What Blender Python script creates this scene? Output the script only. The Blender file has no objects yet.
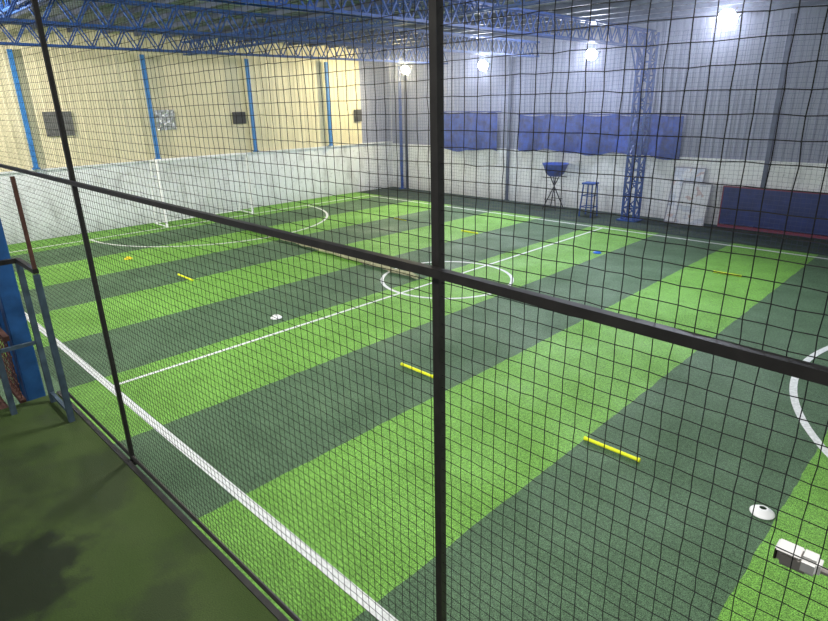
import bpy, bmesh, random
import numpy as np
from math import *
from mathutils import Vector, Matrix
random.seed(4); np.random.seed(4)
sc=bpy.context.scene

# ------------------------------------------------------------ materials
def mat(name,col,rough=.6,metal=0.,noise=0.,scale=8.,bump=0.,bscale=60.,spec=.4):
    m=bpy.data.materials.new(name);m.use_nodes=True
    nt=m.node_tree;b=nt.nodes['Principled BSDF']
    b.inputs['Roughness'].default_value=rough;b.inputs['Metallic'].default_value=metal
    b.inputs['Specular IOR Level'].default_value=spec
    c=(*col,1)
    tc=nt.nodes.new('ShaderNodeNewGeometry')
    if noise>0:
        n=nt.nodes.new('ShaderNodeTexNoise');n.inputs['Scale'].default_value=scale;n.inputs['Detail'].default_value=5
        nt.links.new(tc.outputs['Position'],n.inputs['Vector'])
        r=nt.nodes.new('ShaderNodeValToRGB')
        r.color_ramp.elements[0].position=.3;r.color_ramp.elements[1].position=.7
        r.color_ramp.elements[0].color=(*[x*(1-noise) for x in col],1)
        r.color_ramp.elements[1].color=(*[min(1,x*(1+noise*.6)) for x in col],1)
        nt.links.new(n.outputs['Fac'],r.inputs['Fac']);nt.links.new(r.outputs['Color'],b.inputs['Base Color'])
    else: b.inputs['Base Color'].default_value=c
    if bump>0:
        n2=nt.nodes.new('ShaderNodeTexNoise');n2.inputs['Scale'].default_value=bscale;n2.inputs['Detail'].default_value=3
        nt.links.new(tc.outputs['Position'],n2.inputs['Vector'])
        bp=nt.nodes.new('ShaderNodeBump');bp.inputs['Strength'].default_value=bump;bp.inputs['Distance'].default_value=.01
        nt.links.new(n2.outputs['Fac'],bp.inputs['Height']);nt.links.new(bp.outputs['Normal'],b.inputs['Normal'])
    return m
def N(nt,t,**k):
    n=nt.nodes.new(t)
    for a,v in k.items(): setattr(n,a,v)
    return n
def M(nt,op,a,b=None,c=None):
    n=nt.nodes.new('ShaderNodeMath');n.operation=op
    for i,x in enumerate((a,b,c)):
        if x is None: continue
        if isinstance(x,(int,float)): n.inputs[i].default_value=x
        else: nt.links.new(x,n.inputs[i])
    return n.outputs[0]
def mixc(nt,fac,a,b,bt='MIX'):
    n=nt.nodes.new('ShaderNodeMix');n.data_type='RGBA';n.blend_type=bt
    for i,x in ((0,fac),(6,a),(7,b)):
        if isinstance(x,(int,float)): n.inputs[i].default_value=x
        elif isinstance(x,tuple): n.inputs[i].default_value=(*x,1)
        else: nt.links.new(x,n.inputs[i])
    return n.outputs[2]
def noise(nt,vec,scale,detail=3,rough=.5):
    n=nt.nodes.new('ShaderNodeTexNoise');n.inputs['Scale'].default_value=scale;n.inputs['Detail'].default_value=detail
    n.inputs['Roughness'].default_value=rough
    nt.links.new(vec,n.inputs['Vector']);return n.outputs['Fac']
def maprange(nt,v,a,b,c=0.,d=1.):
    n=nt.nodes.new('ShaderNodeMapRange')
    for i,x in enumerate((a,b,c,d)): n.inputs[i+1].default_value=x
    nt.links.new(v,n.inputs[0]);return n.outputs[0]
def base(name,rough=.7):
    m=bpy.data.materials.new(name);m.use_nodes=True;nt=m.node_tree;b=nt.nodes['Principled BSDF']
    b.inputs['Roughness'].default_value=rough
    g=nt.nodes.new('ShaderNodeNewGeometry');s=nt.nodes.new('ShaderNodeSeparateXYZ')
    nt.links.new(g.outputs['Position'],s.inputs[0])
    return m,nt,b,g.outputs['Position'],s.outputs

def turf_mat():
    m,nt,b,pos,xyz=base('turf_striped',.7)
    b.inputs['Specular IOR Level'].default_value=.35
    wob=M(nt,'MULTIPLY',M(nt,'SUBTRACT',noise(nt,pos,3.,4),.5),.05)
    x=M(nt,'ADD',M(nt,'ADD',xyz[0],.37+1.87*20),wob)
    k=M(nt,'FLOOR',M(nt,'DIVIDE',x,1.87))
    par=M(nt,'MODULO',k,2.)           # 0 -> light, 1 -> dark
    c=mixc(nt,par,(.148,.345,.050),(.068,.130,.064))
    fine=noise(nt,pos,110.,2,.6); mid=noise(nt,pos,32.,3); big=noise(nt,pos,.9,5,.6); worn=noise(nt,pos,4.,5,.6)
    v=M(nt,'MULTIPLY',maprange(nt,fine,.33,.67,.15,1.85),maprange(nt,mid,.3,.7,.70,1.30))
    v=M(nt,'MULTIPLY',v,maprange(nt,big,.3,.7,.84,1.16))
    v=M(nt,'MULTIPLY',v,maprange(nt,worn,.3,.7,.9,1.1))
    cc=N(nt,'ShaderNodeCombineColor');[nt.links.new(v,cc.inputs[i]) for i in range(3)]
    c=mixc(nt,1.,c,cc.outputs[0],'MULTIPLY')
    nt.links.new(c,b.inputs['Base Color'])
    nt.links.new(maprange(nt,big,.3,.7,.85,.55),b.inputs['Roughness'])
    bp=N(nt,'ShaderNodeBump');bp.inputs['Strength'].default_value=.6;bp.inputs['Distance'].default_value=.012
    nt.links.new(fine,bp.inputs['Height']);nt.links.new(bp.outputs[0],b.inputs['Normal'])
    return m
def carpet(name,a,c2,stain=(.03,.035,.02),spot=None):
    m,nt,b,pos,xyz=base(name,.95);b.inputs['Specular IOR Level'].default_value=.15
    f=noise(nt,pos,220.,2);g=noise(nt,pos,2.3,4)
    c=mixc(nt,maprange(nt,g,.35,.65),a,c2)
    c=mixc(nt,maprange(nt,f,.3,.7,0.,.45),c,stain)
    st=noise(nt,pos,2.4,6,.6)
    wet=maprange(nt,st,.50,.62,0.,.5)
    if spot:
        d=N(nt,'ShaderNodeVectorMath');d.operation='DISTANCE';nt.links.new(pos,d.inputs[0]);d.inputs[1].default_value=spot
        dd=M(nt,'ADD',d.outputs['Value'],M(nt,'MULTIPLY',M(nt,'SUBTRACT',noise(nt,pos,7.,6,.62),.5),.5))
        wet=M(nt,'MAXIMUM',wet,maprange(nt,dd,.20,.30,.92,0.))
    c=mixc(nt,wet,c,stain)
    nt.links.new(c,b.inputs['Base Color'])
    nt.links.new(maprange(nt,wet,0.,.9,.95,.4),b.inputs['Roughness'])
    bp=N(nt,'ShaderNodeBump');bp.inputs['Strength'].default_value=.4;bp.inputs['Distance'].default_value=.006
    nt.links.new(f,bp.inputs['Height']);nt.links.new(bp.outputs[0],b.inputs['Normal'])
    return m
def wallpaint(name,col,dirt):
    m,nt,b,pos,xyz=base(name,.85)
    mp=N(nt,'ShaderNodeMapping');mp.inputs['Scale'].default_value=(1.6,1.6,.5);nt.links.new(pos,mp.inputs[0])
    n=noise(nt,mp.outputs[0],1.6,8,.65);n2=noise(nt,pos,7.,5,.6)
    c=mixc(nt,maprange(nt,n,.5,.72,0.,.7),col,dirt)
    c=mixc(nt,maprange(nt,n2,.58,.72,0.,.65),c,dirt)
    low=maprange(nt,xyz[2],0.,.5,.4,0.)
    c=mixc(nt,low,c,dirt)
    nt.links.new(c,b.inputs['Base Color']);return m
def sheetmat(name,col,col2,axis,pitch=.9,seam=.012,metal=0.,rough=.6):
    m,nt,b,pos,xyz=base(name,rough);b.inputs['Metallic'].default_value=metal
    f=M(nt,'FRACT',M(nt,'DIVIDE',M(nt,'ADD',xyz[axis],100.),pitch))
    s=M(nt,'LESS_THAN',f,seam/pitch)
    n=noise(nt,pos,1.3,5,.6)
    k=M(nt,'FLOOR',M(nt,'DIVIDE',M(nt,'ADD',xyz[axis],100.),pitch))
    wn=N(nt,'ShaderNodeTexWhiteNoise');wn.noise_dimensions='1D';nt.links.new(k,wn.inputs['W'])
    c=mixc(nt,maprange(nt,n,.35,.7,0.,.6),col,col2)
    c=mixc(nt,maprange(nt,wn.outputs[0],0.,1.,0.,.35),c,col2)
    c=mixc(nt,M(nt,'MULTIPLY',s,.6),c,tuple(x*.25 for x in col))
    nt.links.new(c,b.inputs['Base Color']);return m
def bannermat():
    m,nt,b,pos,xyz=base('printed_banner',.6)
    n=noise(nt,pos,3.5,2,.4);n2=noise(nt,pos,5.3,2,.4)
    c=mixc(nt,maprange(nt,n,.55,.58),(.62,.64,.70),(.47,.51,.62))
    c=mixc(nt,maprange(nt,n2,.64,.66),c,(.52,.42,.44))
    nt.links.new(c,b.inputs['Base Color']);return m
def emis(name,col,st):
    m=bpy.data.materials.new(name);m.use_nodes=True;nt=m.node_tree;b=nt.nodes['Principled BSDF']
    b.inputs['Emission Color'].default_value=(*col,1);b.inputs['Emission Strength'].default_value=st
    b.inputs['Base Color'].default_value=(*col,1);return m

TURF=turf_mat()
WHITE=mat('line_white',(.72,.74,.72),.8,noise=.2,scale=30,bump=.3,bscale=150)
BLUE=mat('blue_paint',(.020,.080,.33),.5,noise=.3,scale=9)
BLUER=mat('blue_roof_paint',(.020,.075,.26),.5,noise=.3,scale=9)
BLUEB=mat('blue_paint_bright',(.04,.20,.52),.5,noise=.2,scale=9)
BLUEN=mat('blue_post_paint',(.02,.10,.30),.5,noise=.3,scale=12)
GBLUE=mat('faded_blue_paint',(.07,.11,.15),.6,noise=.4,scale=14)
BLACK=mat('dark_steel',(.022,.020,.018),.5,noise=.4,scale=25,spec=.4)
NETM=mat('net_cord',(.014,.014,.014),.8)
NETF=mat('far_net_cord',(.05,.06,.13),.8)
NETW=mat('white_net_cord',(.9,.9,.9),.8)
RUST=mat('rusty_steel',(.13,.06,.045),.8,noise=.4,scale=20)
STEEL=mat('purlin_steel',(.08,.10,.15),.6,noise=.3,scale=5)
ROOF=sheetmat('roof_sheet',(.24,.26,.32),(.15,.17,.21),0,.25,.03)
CREAM=sheetmat('cream_panel',(.80,.72,.48),(.62,.55,.36),1,1.15,.02)
GREYS=sheetmat('grey_sheet',(.33,.35,.46),(.24,.26,.36),0,1.1,.02)  # grey sheets, with the bluish wash of light tinted into the colour
WPAINT=wallpaint('white_wall_paint',(.80,.82,.84),(.34,.34,.35))
TARP=mat('blue_tarpaulin',(.006,.045,.30),.5,noise=.6,scale=5,bump=.6,bscale=9)
CONC=mat('concrete_floor',(.10,.11,.11),.9,noise=.3,scale=4)
DARKG=carpet('dark_green_runoff',(.035,.055,.048),(.045,.07,.055))
PLATG=carpet('platform_green_carpet',(.072,.118,.032),(.092,.135,.045),(.026,.034,.020),(5.52,-1.97,1.8))
YEL=mat('yellow_plastic',(.80,.85,.01),.45)
CW=mat('white_plastic',(.62,.61,.59),.45)
CY=mat('yellow_cone_plastic',(.85,.66,.02),.4)
CWC=mat('white_cone_plastic',(.85,.85,.85),.4)
CB=mat('blue_plastic',(.02,.15,.65),.4)
TAN=mat('tan_webbing',(.40,.39,.24),.9,noise=.3,scale=20)
GREY=mat('grey_plastic',(.26,.24,.22),.45)
GLASS=mat('lens_black',(.03,.02,.02),.25)
FOIL=mat('crumpled_foil',(.6,.6,.6),.35,metal=.7,noise=.3,scale=12,bump=1.,bscale=14)
VENT=mat('vent_dark',(.05,.05,.05),.7)
VENTG=mat('vent_grey',(.16,.16,.15),.7,noise=.3,scale=10)
NAVY=mat('navy_board',(.010,.025,.14),.5,noise=.3,scale=4)
RED=mat('red_frame',(.18,.03,.06),.6)
BOARD=bannermat()
EDGE=mat('banner_edge',(.25,.25,.30),.6)

# ------------------------------------------------------------ mesh helpers
def finish(bm,name,mats,parent=None,smooth=False):
    bmesh.ops.recalc_face_normals(bm,faces=bm.faces)
    me=bpy.data.meshes.new(name);bm.to_mesh(me);bm.free()
    for m in (mats if isinstance(mats,(list,tuple)) else [mats]): me.materials.append(m)
    if smooth:
        for p in me.polygons:p.use_smooth=True
    o=bpy.data.objects.new(name,me);sc.collection.objects.link(o)
    if parent:o.parent=parent
    return o
def abox(bm,lo,hi,mi=0,bev=0.):
    g=bmesh.ops.create_cube(bm,size=1);vs=g['verts']
    for v in vs:
        v.co=Vector([lo[i]+(v.co[i]+.5)*(hi[i]-lo[i]) for i in range(3)])
    fs=set(f for v in vs for f in v.link_faces)
    for f in fs:f.material_index=mi
    if bev>0:
        es=set(e for v in vs for e in v.link_edges)
        bmesh.ops.bevel(bm,geom=list(es),offset=bev,segments=3,affect='EDGES')
def bar(bm,a,b,w,n=4,mi=0,w2=None,cap=True):
    a=Vector(a);b=Vector(b);d=b-a;L=d.length
    if L<1e-6:return
    d.normalize()
    up=Vector((0,0,1)) if abs(d.z)<.9 else Vector((1,0,0))
    s=d.cross(up).normalized();t=s.cross(d)
    R=[]
    for P,ww in((a,w),(b,w2 if w2 is not None else w)):
        ring=[]
        for i in range(n):
            an=2*pi*(i+.5)/n;rr=ww/2*(1.414 if n==4 else 1)
            ring.append(bm.verts.new(P+s*cos(an)*rr+t*sin(an)*rr))
        R.append(ring)
    for i in range(n):
        f=bm.faces.new((R[0][i],R[0][(i+1)%n],R[1][(i+1)%n],R[1][i]));f.material_index=mi
    if cap:
        for ring in R:
            f=bm.faces.new(ring);f.material_index=mi
def lathe(bm,prof,c,n=28,mi=0,axis=None):
    rings=[]
    for r,z in prof:
        rings.append([bm.verts.new(Vector(c)+Vector((r*cos(2*pi*i/n),r*sin(2*pi*i/n),z))) for i in range(n)])
    for k in range(len(rings)-1):
        for i in range(n):
            f=bm.faces.new((rings[k][i],rings[k][(i+1)%n],rings[k+1][(i+1)%n],rings[k+1][i]));f.material_index=mi;f.smooth=True
def empty(name,loc=(0,0,0)):
    e=bpy.data.objects.new(name,None);e.empty_display_size=.2;e.location=loc;sc.collection.objects.link(e);return e
XL=-11.35;YF=16.0;XR=13.;YN=-3.6;ZR=5.1
PZ=1.8;NY=-1.334

# ------------------------------------------------------------ floor, turf, markings
bm=bmesh.new();abox(bm,(XL-.2,YN-1,-.12),(XR,YF+.2,-.012));finish(bm,'floor',CONC)
bm=bmesh.new();abox(bm,(XL+.01,-1.2,-.012),(XR-.5,13.85,0.));pitch=finish(bm,'artificial_turf_pitch',TURF)
bm=bmesh.new();abox(bm,(XL+.01,13.86,-.012),(XR-.5,YF-.01,-.002));finish(bm,'runoff_carpet',DARKG)
def flatstrip(bm,pts,w,z=.004):
    n=len(pts);L=[];R=[]
    for i,p in enumerate(pts):
        a=Vector(pts[max(0,i-1)]);b=Vector(pts[min(n-1,i+1)]);d=(b-a).normalized();s=Vector((-d.y,d.x))
        p=Vector(p);q=p+s*w/2;r=p-s*w/2
        L.append(bm.verts.new((q.x,q.y,z)));R.append(bm.verts.new((r.x,r.y,z)))
    for i in range(n-1):bm.faces.new((L[i],R[i],R[i+1],L[i+1]))
W=13.53;LX=10.2
bm=bmesh.new()
def seg(a,b,w,z=.004):
    k=40;flatstrip(bm,[(a[0]+(b[0]-a[0])*i/k,a[1]+(b[1]-a[1])*i/k) for i in range(k+1)],w,z)
seg((-LX,0),(LX,0),.095);seg((-LX,W),(LX,W),.08);seg((-LX,0),(-LX,W),.08,.0045);seg((LX,0),(LX,W),.08,.0045)
seg((0,0),(0,W),.06,.005)
flatstrip(bm,[(1.36*cos(t),W/2+1.36*sin(t)) for t in np.linspace(0,2*pi,97)],.07,.0055)
flatstrip(bm,[(-LX+3.72*cos(t),W/2+3.72*sin(t)) for t in np.linspace(-pi/2,pi/2,65)],.075,.005)
flatstrip(bm,[(LX-3.72*cos(t),W/2+3.72*sin(t)) for t in np.linspace(-pi/2,pi/2,65)],.085,.005)
finish(bm,'field_markings',WHITE,parent=pitch)
bm=bmesh.new()
pts=[(-8.2+7.8*i/60,6.72-.42*i/60+.03*sin(i*.9)+.02*sin(i*2.3)) for i in range(61)]
for i in range(60):
    bar(bm,(*pts[i],.057),(*pts[i+1],.057),.10,6,cap=(i in(0,59)))
finish(bm,'folded_net_webbing',TAN)

# ------------------------------------------------------------ walls
def wall(name,lo,hi,m):
    bm=bmesh.new();abox(bm,lo,hi);return finish(bm,name,m)
def corr(name,p0,p1,z0,z1,outn,m,pitch=.2,amp=.018):
    bm=bmesh.new();p0=Vector((*p0,0));p1=Vector((*p1,0));L=(p1-p0).length;d=(p1-p0)/L;o=Vector((*outn,0))
    n=int(L/pitch);prev=None
    prof=[(0,0),(.55,0),(.68,1),(.87,1)]
    seq=[(i*pitch+a*pitch,h) for i in range(n) for a,h in prof]+[(L,0)]
    for s,h in seq:
        q=p0+d*s+o*h*amp
        a=bm.verts.new((q.x,q.y,z0));b=bm.verts.new((q.x,q.y,z1))
        if prev:bm.faces.new((prev[0],a,b,prev[1]))
        prev=(a,b)
    return finish(bm,name,m)
wl=wall('wall_left',(XL-.2,YN-1,-.1),(XL,YF+.2,1.92),WPAINT)
o=corr('cladding',(XL-.03,YN-1),(XL-.03,14.35),1.92,ZR+.6,(1,0),CREAM,.23,.012);o.parent=wl
o=corr('cladding_grey',(XL-.03,14.35),(XL-.03,YF),1.92,ZR+.6,(1,0),GREYS,.23,.012);o.parent=wl
bm=bmesh.new();abox(bm,(XL,YN-1,1.90),(XL+.05,YF,1.95));finish(bm,'coping',WPAINT,wl)
wf=wall('wall_far',(XL-.2,YF,-.1),(XR,YF+.2,1.85),WPAINT)
o=corr('cladding',(XL,YF+.05),(XR,YF+.05),1.85,ZR+.6,(0,-1),GREYS,.2,.03);o.parent=wf

for i,y in enumerate([2.35,5.75,9.25,12.6]):
    bm=bmesh.new();x=XL+.12
    abox(bm,(x-.05,y-.05,1.97),(x+.05,y+.05,ZR-.1))
    abox(bm,(x-.055,y-.09,1.96),(x+.06,y+.09,2.0))
    finish(bm,'wall_column',BLUEB)
bm=bmesh.new();abox(bm,(XL+.75,15.75,0.02),(XL+.83,15.85,ZR-.1));abox(bm,(XL+.7,15.7,0.),(XL+.9,15.92,.02));finish(bm,'wall_column',BLUE)
def patch(name,y0,y1,z0,z1,m,frame=None,louv=0,xw=XL+.0):
    bm=bmesh.new();abox(bm,(xw-.02,y0,z0),(xw+.03,y1,z1))
    t=.03
    abox(bm,(xw-.02,y0-t,z1),(xw+.05,y1+t,z1+t),1);abox(bm,(xw-.02,y0-t,z0-t),(xw+.05,y1+t,z0),1)
    abox(bm,(xw-.02,y0-t,z0),(xw+.05,y0,z1),1);abox(bm,(xw-.02,y1,z0),(xw+.05,y1+t,z1),1)
    for i in range(louv):
        z=z0+(z1-z0)*(i+.5)/louv;abox(bm,(xw+.02,y0,z-.012),(xw+.055,y1,z+.012),1)
    return finish(bm,name,[m,frame or m])
patch('wall_vent',2.85,3.5,2.83,3.42,VENTG,VENTG,6)
patch('wall_vent',8.6,9.0,2.95,3.28,VENT,VENT,4)
patch('wall_vent',14.0,14.3,2.85,3.25,VENT,VENT,4)
bm=bmesh.new();n=14
g=[[bm.verts.new((XL+.03+.03*random.random(),5.9+.62*i/n,2.83+.6*j/n)) for j in range(n+1)] for i in range(n+1)]
for i in range(n):
    for j in range(n):bm.faces.new((g[i][j],g[i+1][j],g[i+1][j+1],g[i][j+1]))
finish(bm,'foil_patch',FOIL)

# ------------------------------------------------------------ roof
bm=bmesh.new()
n=int((XR-XL)/.25);prev=None
for i in range(n+1):
    for a,h in((0,0),(.5,0),(.62,.03),(.88,.03)):
        x=XL+i*.25+a*.25
        p=(bm.verts.new((x,YN,ZR+.5+h)),bm.verts.new((x,YF+.2,ZR+.5+h)))
        if prev:bm.faces.new((prev[0],p[0],p[1],prev[1]))
        prev=p
ceil=finish(bm,'ceiling',ROOF)
bm=bmesh.new()
y=YN+.3
while y<YF:
    abox(bm,(XL,y-.025,ZR+.40),(XR,y+.025,ZR+.498));y+=.9
finish(bm,'roof_purlins',STEEL)
def truss(bm,a,b,h,w,step,chord=.05,web=.028):
    a=Vector(a);b=Vector(b);d=(b-a);L=d.length;d.normalize()
    s=Vector((0,0,1)).cross(d)*w/2;u=Vector((0,0,h))
    for q in (s,-s):
        bar(bm,a+q,b+q,chord);bar(bm,a+q+u,b+q+u,chord)
    n=int(L/step)
    for i in range(n):
        p=a+d*L*i/n;p2=a+d*L*(i+1)/n;m=(p+p2)/2
        for q in(s,-s):
            bar(bm,p+q,m+q+u,web,cap=False);bar(bm,m+q+u,p2+q,web,cap=False)
        bar(bm,p+s,p-s,web,cap=False);bar(bm,m+s+u,m-s+u,web,cap=False)
for x,mm in ((-7.6,BLUER),(-3.7,BLUER),(.05,BLUE),(8.4,BLUER)):
    bm=bmesh.new();truss(bm,(x,YN+.2,ZR-.28),(x,15.3,ZR-.28),.42,.2,.5,.045,.024);finish(bm,'roof_truss',mm)
for y in (.9,7.2):
    bm=bmesh.new();truss(bm,(XL,y,ZR-.05),(XR,y,ZR-.05),.36,.16,.45,.035,.02);finish(bm,'roof_brace_girder',BLUER)
def column(bm,x,y,z0,z1,w,step=.36,ch=.06,web=.03,mi=0):
    h=w/2;c=[(x-h,y-h),(x+h,y-h),(x+h,y+h),(x-h,y+h)]
    for p in c:bar(bm,(*p,z0),(*p,z1),ch,mi=mi)
    n=int((z1-z0)/step)
    for i in range(n):
        za=z0+(z1-z0)*i/n;zb=z0+(z1-z0)*(i+1)/n
        for k in range(4):
            p=c[k];q=c[(k+1)%4]
            if i%2:p,q=q,p
            bar(bm,(*p,za),(*q,zb),web,cap=False);bar(bm,(*c[k],za),(*c[(k+1)%4],za),web,cap=False)
bm=bmesh.new();column(bm,.05,15.15,0.01,ZR+.1,.36);abox(bm,(-.25,14.85,0.001),(.35,15.45,.03))
for s in(-1,1): bar(bm,(.05+s*.17,15.1,3.9),(.05+s*.05,14.25,ZR-.3),.035)
finish(bm,'lattice_column',BLUE)

# ------------------------------------------------------------ things along the far wall
def tarp(x0,x1,z0,z1,name='blue_tarpaulin'):
    bm=bmesh.new();nx=int((x1-x0)/.08);nz=18;G=[]
    for i in range(nx+1):
        col=[]
        for j in range(nz+1):
            u=i/nx;v=j/nz;x=x0+(x1-x0)*u
            sag=.06*abs(sin(pi*u*(x1-x0)/1.2))
            yy=YF-.12+.05*sin(x*5+v*2+sin(x*3))*(.4+v)+.015*sin(x*19+v*3)
            z=z1-sag-(z1-z0)*v-.06*sin(x*2.3)*v
            col.append(bm.verts.new((x,yy,z)))
        G.append(col)
    for i in range(nx):
        for j in range(nz):bm.faces.new((G[i][j],G[i][j+1],G[i+1][j+1],G[i+1][j]))
    bar(bm,(x0-.1,YF-.05,z1),(x1+.1,YF-.05,z1),.03,6)
    return finish(bm,name,TARP,smooth=True)
tarp(-8.24,-5.6,1.78,3.14);tarp(-4.7,1.0,1.88,3.04)
for x in(-10.4,-5.15,3.3,6.5):
    bm=bmesh.new();abox(bm,(x-.05,YF-.08,0.02),(x+.05,YF-.005,ZR+.3));abox(bm,(x-.09,YF-.1,0.),(x+.09,YF-.005,.02));finish(bm,'wall_post',STEEL)
bm=bmesh.new();abox(bm,(2.4,YF-.24,.1),(8.2,YF-.20,1.12),0)
for lo,hi in(((2.37,YF-.26,1.12),(8.23,YF-.18,1.15)),((2.37,YF-.26,.0),(8.23,YF-.18,.08)),((2.37,YF-.26,.08),(2.40,YF-.18,1.12)),((5.3,YF-.26,.08),(5.34,YF-.18,1.12))):abox(bm,lo,hi,1)
finish(bm,'navy_barrier_board',[NAVY,RED])
for k,(x0,w,h,yb) in enumerate(((.95,.85,1.55,YF-.50),(1.3,.8,1.15,YF-.62))):
    bm=bmesh.new();T=.36
    def q(u,v,off=0.):return Vector((x0+w*u,yb+T*v*(h/1.55)+off,h*v+.014))
    a=[bm.verts.new(q(u,v)) for u,v in((0,0),(1,0),(1,1),(0,1))];b2=[bm.verts.new(q(u,v,.025)) for u,v in((0,0),(1,0),(1,1),(0,1))]
    bm.faces.new(a);bm.faces.new(b2[::-1])
    for i in range(4):bm.faces.new((a[i],a[(i+1)%4],b2[(i+1)%4],b2[i]))
    for p,r_ in(((0,0),(1,0)),((1,0),(1,1)),((1,1),(0,1)),((0,1),(0,0))):
        bar(bm,q(*p)+Vector((0,.01,.005)),q(*r_)+Vector((0,.01,.005)),.03,mi=1)
    finish(bm,'leaning_banner_board',[BOARD,EDGE])
bx,by=-2.75,15.3
bm=bmesh.new()
lathe(bm,[(.02,1.10),(.2,1.11),(.30,1.2),(.40,1.46),(.44,1.52),(.40,1.52),(.28,1.22),(.0,1.14)],(bx,by,0),24,0)
for k in range(4):
    a=pi/4+k*pi/2
    bar(bm,(bx+.36*cos(a),by+.36*sin(a),0.015),(bx-.16*cos(a),by-.16*sin(a),1.12),.04,6,mi=1)
bar(bm,(bx-.22,by-.22,.35),(bx+.22,by-.22,.35),.025,6,mi=1);bar(bm,(bx-.22,by+.22,.35),(bx+.22,by+.22,.35),.025,6,mi=1)
bar(bm,(bx-.3,by-.25,1.08),(bx+.3,by-.25,1.08),.03,6,mi=1);bar(bm,(bx-.3,by+.25,1.08),(bx+.3,by+.25,1.08),.03,6,mi=1)
finish(bm,'tub_on_folding_stand',[TARP,BLACK])
sx,sy=-1.25,14.95
bm=bmesh.new();abox(bm,(sx-.2,sy-.2,1.0),(sx+.2,sy+.2,1.05),0,.01)
for a in(-1,1):
    for b in(-1,1):bar(bm,(sx+a*.2,sy+b*.2,0.002),(sx+a*.15,sy+b*.15,1.0),.035)
for z,r in((.3,.185),(.65,.17)):
    for a in(-1,1):
        bar(bm,(sx-r,sy+a*r,z),(sx+r,sy+a*r,z),.025);bar(bm,(sx+a*r,sy-r,z),(sx+a*r,sy+r,z),.025)
finish(bm,'metal_stool',BLUE)

# ------------------------------------------------------------ training markers
def pole(x0,x1,y):
    bm=bmesh.new();z=.025;bar(bm,(x0,y,z),(x1,y,z),.038,10)
    for x in(x0,x1):bar(bm,(x-.012,y,z),(x+.012,y,z),.046,10)
    for k in range(1,4):
        x=x0+(x1-x0)*k/4;bar(bm,(x-.006,y,z),(x+.006,y,z),.042,10)
    finish(bm,'agility_pole',YEL,smooth=False)
for x0,x1,y in((-4.6,-3.95,3.06),(2.41,3.0,3.09),(5.26,5.86,3.09),(3.98,4.5,10.77),(-2.8,-2.25,10.6),(-5.7,-5.2,10.7)):pole(x0,x1,y)
def cone(x,y,m):
    bm=bmesh.new();lathe(bm,[(.10,.006),(.1,.012),(.085,.024),(.04,.056),(.03,.059),(.028,.054),(.08,.018),(.09,.006)],(x,y,0),28)
    finish(bm,'disc_cone',m,smooth=True)
cone(7.0,3.08,CWC);cone(-.63,2.99,CWC);cone(-7.04,2.9,CY);cone(1.31,10.75,CB)

# ------------------------------------------------------------ viewing platform
bm=bmesh.new();abox(bm,(3.86,YN,PZ-.12),(XR-.5,NY-.02,PZ));plat=finish(bm,'viewing_platform',PLATG)
bm=bmesh.new()
abox(bm,(3.86,NY-.02,PZ-.10),(XR-.5,NY+.004,PZ+.006))
for x in(3.95,7.1,10.3):abox(bm,(x-.05,NY-.1,-.01),(x+.05,NY-.02,PZ-.12))
finish(bm,'platform_edge_beam',BLACK,plat)

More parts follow.
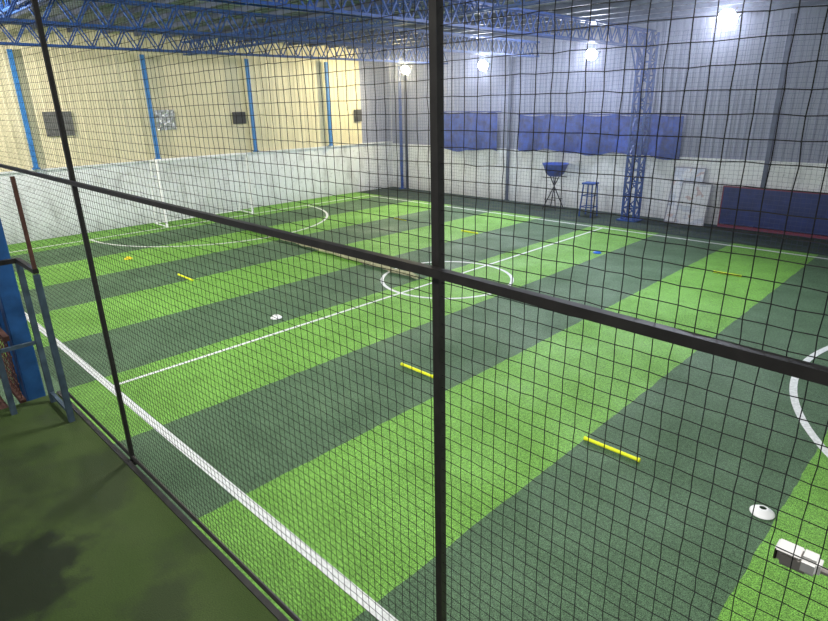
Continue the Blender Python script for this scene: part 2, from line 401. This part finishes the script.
bm=bmesh.new()
for x,w,tl in((4.985,.0095,-.055),(7.127,.0088,-.020),(9.26,.012,0)):
    bar(bm,(x,NY+.023,PZ-.02),(x+tl,NY+.023,ZR+.3),w*2);abox(bm,(x-.025,NY+.006,PZ-.03),(x+.025,NY+.04,PZ-.01))
bar(bm,(2.2,NY,3.210),(7.115,NY,3.198),.017);bar(bm,(7.115,NY,3.198),(12.4,NY,3.105),.017)
abox(bm,(3.0,NY+.012,3.19),(3.025,NY+.034,ZR+.3))
bar(bm,(3.9,NY+.02,PZ+.015),(12.4,NY+.02,PZ+.015),.018,6)
frame=finish(bm,'net_frame',BLACK)
def net(name,x0,x1,z0,z1,cell,rad,y,m,knot=1.7,wav=.002,parent=None,S=1.):
    nx=int(round((x1-x0)/cell));nz=int(round((z1-z0)/cell))
    X,Z=np.meshgrid(x0+np.arange(nx+1)*(x1-x0)/nx,z0+np.arange(nz+1)*(z1-z0)/nz,indexing='ij')
    rs=np.random.RandomState(3)
    P=np.stack([X,np.full_like(X,y),Z],-1)
    P[...,0]+=rs.randn(*X.shape)*wav*.5+S*(.006*np.sin(Z*2.1+X*1.3)+.002*np.sin(Z*7+X*3))
    P[...,2]+=rs.randn(*X.shape)*wav*.5+S*(.007*np.sin(X*1.9+.4)+.002*np.sin(X*6.1+Z*2))
    P[...,1]+=rs.randn(*X.shape)*wav*.3+S*.01*np.sin(X*2.7)*np.sin(Z*1.9)
    V=[];F=[];off=0
    ang=np.arange(3)*2*pi/3
    def strand(pts,ax):
        nonlocal off
        n=len(pts);ring=np.zeros((n,3,3))
        for k in range(3):
            o=np.zeros(3);o[ax]=cos(ang[k])*rad;o[1]=sin(ang[k])*rad;ring[:,k]=pts+o
        V.append(ring.reshape(-1,3))
        i=np.arange(n-1)[:,None]*3+off
        for k in range(3):
            k2=(k+1)%3
            F.append(np.concatenate([i+k,i+k2,i+3+k2,i+3+k],1))
        off+=n*3
    for i in range(nx+1):strand(P[i],0)
    for j in range(nz+1):strand(P[:,j],2)
    if knot:
        q=P.reshape(-1,3);r=rad*knot;o=np.array([[1,0,0],[0,0,1],[-1,0,0],[0,0,-1],[0,1,0],[0,-1,0]])*r
        V.append((q[:,None,:]+o[None]).reshape(-1,3));b=np.arange(len(q))[:,None]*6+off
        T=[np.concatenate([b+a,b+(a+1)%4,b+c,b+c],1) for a in range(4) for c in(4,5)]
    V=np.concatenate(V);F=np.concatenate(F).tolist()
    if knot:
        for t in T:F+=t[:,:3].tolist()
    me=bpy.data.meshes.new(name);me.from_pydata(V.tolist(),[],F);me.materials.append(m)
    o=bpy.data.objects.new(name,me);sc.collection.objects.link(o);o.parent=parent;return o
net('netting',2.2,10.4,PZ+.02,ZR+.2,.028,.00085,NY+.023,NETM,knot=2.0,wav=.0013,parent=frame,S=.6)
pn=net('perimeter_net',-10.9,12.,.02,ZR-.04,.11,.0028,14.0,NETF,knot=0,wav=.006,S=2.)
bm=bmesh.new();gy0,gy1=W/2-1.5,W/2+1.5;gx=-LX
for y in(gy0,gy1):
    bar(bm,(gx,y,.01),(gx,y,2.0),.08,10);bar(bm,(gx,y,2.0),(gx-.45,y,2.0),.04,8);bar(bm,(gx-.45,y,2.0),(gx-.9,y,.03),.04,8);bar(bm,(gx,y,.03),(gx-.9,y,.03),.04,8)
bar(bm,(gx,gy0,2.),(gx,gy1,2.),.08,10);bar(bm,(gx-.9,gy0,.03),(gx-.9,gy1,.03),.04,8);bar(bm,(gx-.45,gy0,2.),(gx-.45,gy1,2.),.04,8)
gn=28
for i in range(gn+1):
    y=gy0+(gy1-gy0)*i/gn
    bar(bm,(gx,y,2.),(gx-.45,y,2.),.012,3);bar(bm,(gx-.45,y,2.),(gx-.9,y,.03),.012,3)
for i in range(20):
    t=i/19;bar(bm,(gx-.45-.45*t,gy0,2-1.97*t),(gx-.45-.45*t,gy1,2-1.97*t),.012,3)
    for y in(gy0,gy1):bar(bm,(gx,y,2-1.97*t),(gx-.45-.45*t,y,2-1.97*t),.012,3)
finish(bm,'football_goal',NETW)

RX=4.33
bm=bmesh.new()
for x,y in((RX,NY-.07),(3.98,NY-.28),(3.98,NY-1.2)):
    bar(bm,(x,y,PZ),(x,y,2.68),.03)
bar(bm,(RX+.01,NY-.07,2.70),(3.98,NY-.07,2.70),.026,mi=1);bar(bm,(3.98,NY-.07,2.70),(3.98,NY-1.25,2.70),.026,mi=1)
bar(bm,(3.98,NY-.07,PZ),(3.98,NY-.07,2.7),.03)
bar(bm,(3.98,NY-.07,2.2),(3.98,NY-1.25,2.2),.02);bar(bm,(RX,NY-.07,1.86),(3.98,NY-.07,1.86),.02)
bar(bm,(RX,NY-.07,2.70),(RX,NY-.07,3.19),.018,mi=2)
finish(bm,'platform_railing',[GBLUE,BLACK,RUST])
bm=bmesh.new()
abox(bm,(3.36,NY-.12,.01),(3.47,NY-.01,ZR+.3),0,.006)
abox(bm,(3.10,NY-.12,.01),(3.19,NY-.03,ZR+.3),0,.006)
z=.5
while z<ZR-.5:
    bar(bm,(3.15,NY-.07,z),(3.4,NY-.07,z),.04);z+=.62
abox(bm,(3.05,NY-.25,-.01),(3.52,NY+.1,.02));finish(bm,'support_post',BLUEN)
bm=bmesh.new()
for z in(PZ,PZ+.42):bar(bm,(2.2,NY-.2,z),(3.85,NY-.2,z),.03)
for k in range(28):bar(bm,(2.2+k*.06,NY-.2,PZ),(2.2+k*.06,NY-.2,PZ+.42),.006,4)
for k in range(7):bar(bm,(2.2,NY-.2,PZ+.06*k),(3.85,NY-.2,PZ+.06*k),.006,4)
bar(bm,(2.2,NY-.2,0.),(2.2,NY-.2,PZ+.45),.04)
finish(bm,'mesh_fence_panel',RUST)
bm=bmesh.new()
for i in range(9):
    x=2.1-i*.26;z=PZ-.1-i*.19
    abox(bm,(x-.26,NY-1.5,z-.03),(x,NY-.4,z))
for s in(NY-1.5,NY-.4):bar(bm,(2.15,s,PZ-.13),(-.25,s,.0),.06)
abox(bm,(2.1,NY-1.5,PZ-.13),(3.84,NY-.25,PZ-.1))
finish(bm,'metal_stairs',RUST)

# ------------------------------------------------------------ security camera on an arm from the next net post
cam_e=empty('security_camera',(7.69,-.5,2.315))
def part(name,fn,m,sm=False):
    bm=bmesh.new();fn(bm);o=finish(bm,name,m,smooth=sm);o.parent=cam_e
    return o
part('body',lambda b:abox(b,(-.048,-.025,-.028),(.035,.025,.024),0,.012),GREY)
part('hood',lambda b:abox(b,(.0,-.029,-.020),(.055,.029,.031),0,.012),CW)
part('visor',lambda b:abox(b,(-.052,-.027,.018),(.01,.027,.027),0,.004),CW)
part('face_plate',lambda b:abox(b,(-.053,-.018,-.02),(-.046,.018,.016),0,.003),GLASS)
part('bracket_arm',lambda b:(bar(b,(.03,0,0),(.09,-.0,.0),.02,10),bar(b,(.09,0,0),(1.57,-.78,.0),.016,8)),GREY)

# ------------------------------------------------------------ lamps
def lamp(x,y,z,tx,ty,tz,col,power,st=400):
    e=empty('flood_light',(x,y,z))
    d=Vector((tx-x,ty-y,tz-z)).normalized();q=d.to_track_quat('-Z','Y')
    e.rotation_mode='QUATERNION';e.rotation_quaternion=q
    bm=bmesh.new();lathe(bm,[(0,.16),(.06,.16),(.08,.1),(.17,.03),(.19,.0),(.18,.0),(.16,.02),(0,.02)],(0,0,0),28)
    o=finish(bm,'housing',BLACK);o.parent=e
    bm=bmesh.new();lathe(bm,[(0,-.10),(.08,-.085),(.13,-.05),(.165,.012),(.0,.015)],(0,0,0),28);o=finish(bm,'lens',emis('lamp_glow',col,st));o.parent=e
    bm=bmesh.new();bar(bm,(-.2,0,.0),(-.2,0,.24),.02);bar(bm,(.2,0,.0),(.2,0,.24),.02);bar(bm,(-.2,0,.24),(.2,0,.24),.02);bar(bm,(0,0,.24),(0,0,.42),.025)
    o=finish(bm,'bracket',BLACK);o.parent=e
    L=bpy.data.lights.new('beam','AREA');L.shape='DISK';L.size=.3;L.energy=power;L.color=col
    o=bpy.data.objects.new('beam',L);sc.collection.objects.link(o);o.parent=e;o.location=(0,0,-.12)
cool=(.82,.87,1.);warm=(1.,.88,.55)
lamp(-9.6,15.2,4.7,-6,4,0,warm,250,360)
lamp(-5.8,15.2,4.66,-3,3,0,cool,250,540)
lamp(-1.7,15.2,4.75,0,3,0,cool,250,540)
lamp(3.6,10.5,4.85,3,2,0,cool,215,560)
for x in(-9.,-4.5,0.,4.5,9.):
    lamp(x,-.6,4.85,x-.6,6.5,0,(1.,.985,.96) if x>-5 else (1.,.96,.85),265 if x<3 else 175,60)
lamp(6.5,-3.2,4.9,6.3,-1.8,1.8,(1.,.97,.9),40,20)

# faint scattering volume, added to imitate the lens glow around the lamps
bm=bmesh.new();abox(bm,(XL+.06,2.0,2.2),(XR-.6,YF-.3,ZR-.02))
hz=bpy.data.materials.new('glow_haze');hz.use_nodes=True;nt=hz.node_tree;nt.nodes.clear()
ou=nt.nodes.new('ShaderNodeOutputMaterial');vs_=nt.nodes.new('ShaderNodeVolumeScatter')
vs_.inputs['Density'].default_value=.0048;vs_.inputs['Anisotropy'].default_value=.78;vs_.inputs['Color'].default_value=(.78,.82,1,1)
nt.links.new(vs_.outputs[0],ou.inputs['Volume'])
finish(bm,'glow_haze',hz,parent=ceil)

w=bpy.data.worlds.new('World');sc.world=w;w.use_nodes=True
bg=w.node_tree.nodes['Background'];bg.inputs[0].default_value=(.88,.93,1.,1);bg.inputs[1].default_value=.32

# ------------------------------------------------------------ camera
f,yaw,pit,rol,cx,cy=585.04,.7833,.34134,-.01973,7.85352,-2.11695
fw=Vector((-sin(yaw)*cos(pit),cos(yaw)*cos(pit),-sin(pit)));r=Vector((cos(yaw),sin(yaw),0));u=r.cross(fw)
r2=r*cos(rol)+u*sin(rol);u2=-r*sin(rol)+u*cos(rol)
cd=bpy.data.cameras.new('camera');co=bpy.data.objects.new('camera',cd);sc.collection.objects.link(co)
cd.sensor_width=36;cd.lens=f/828*36;cd.clip_start=.02;cd.clip_end=200
m=Matrix(((r2.x,u2.x,-fw.x,cx),(r2.y,u2.y,-fw.y,cy),(r2.z,u2.z,-fw.z,3.5),(0,0,0,1)))
co.matrix_world=m
sc.camera=co
sc.view_settings.view_transform='Standard'
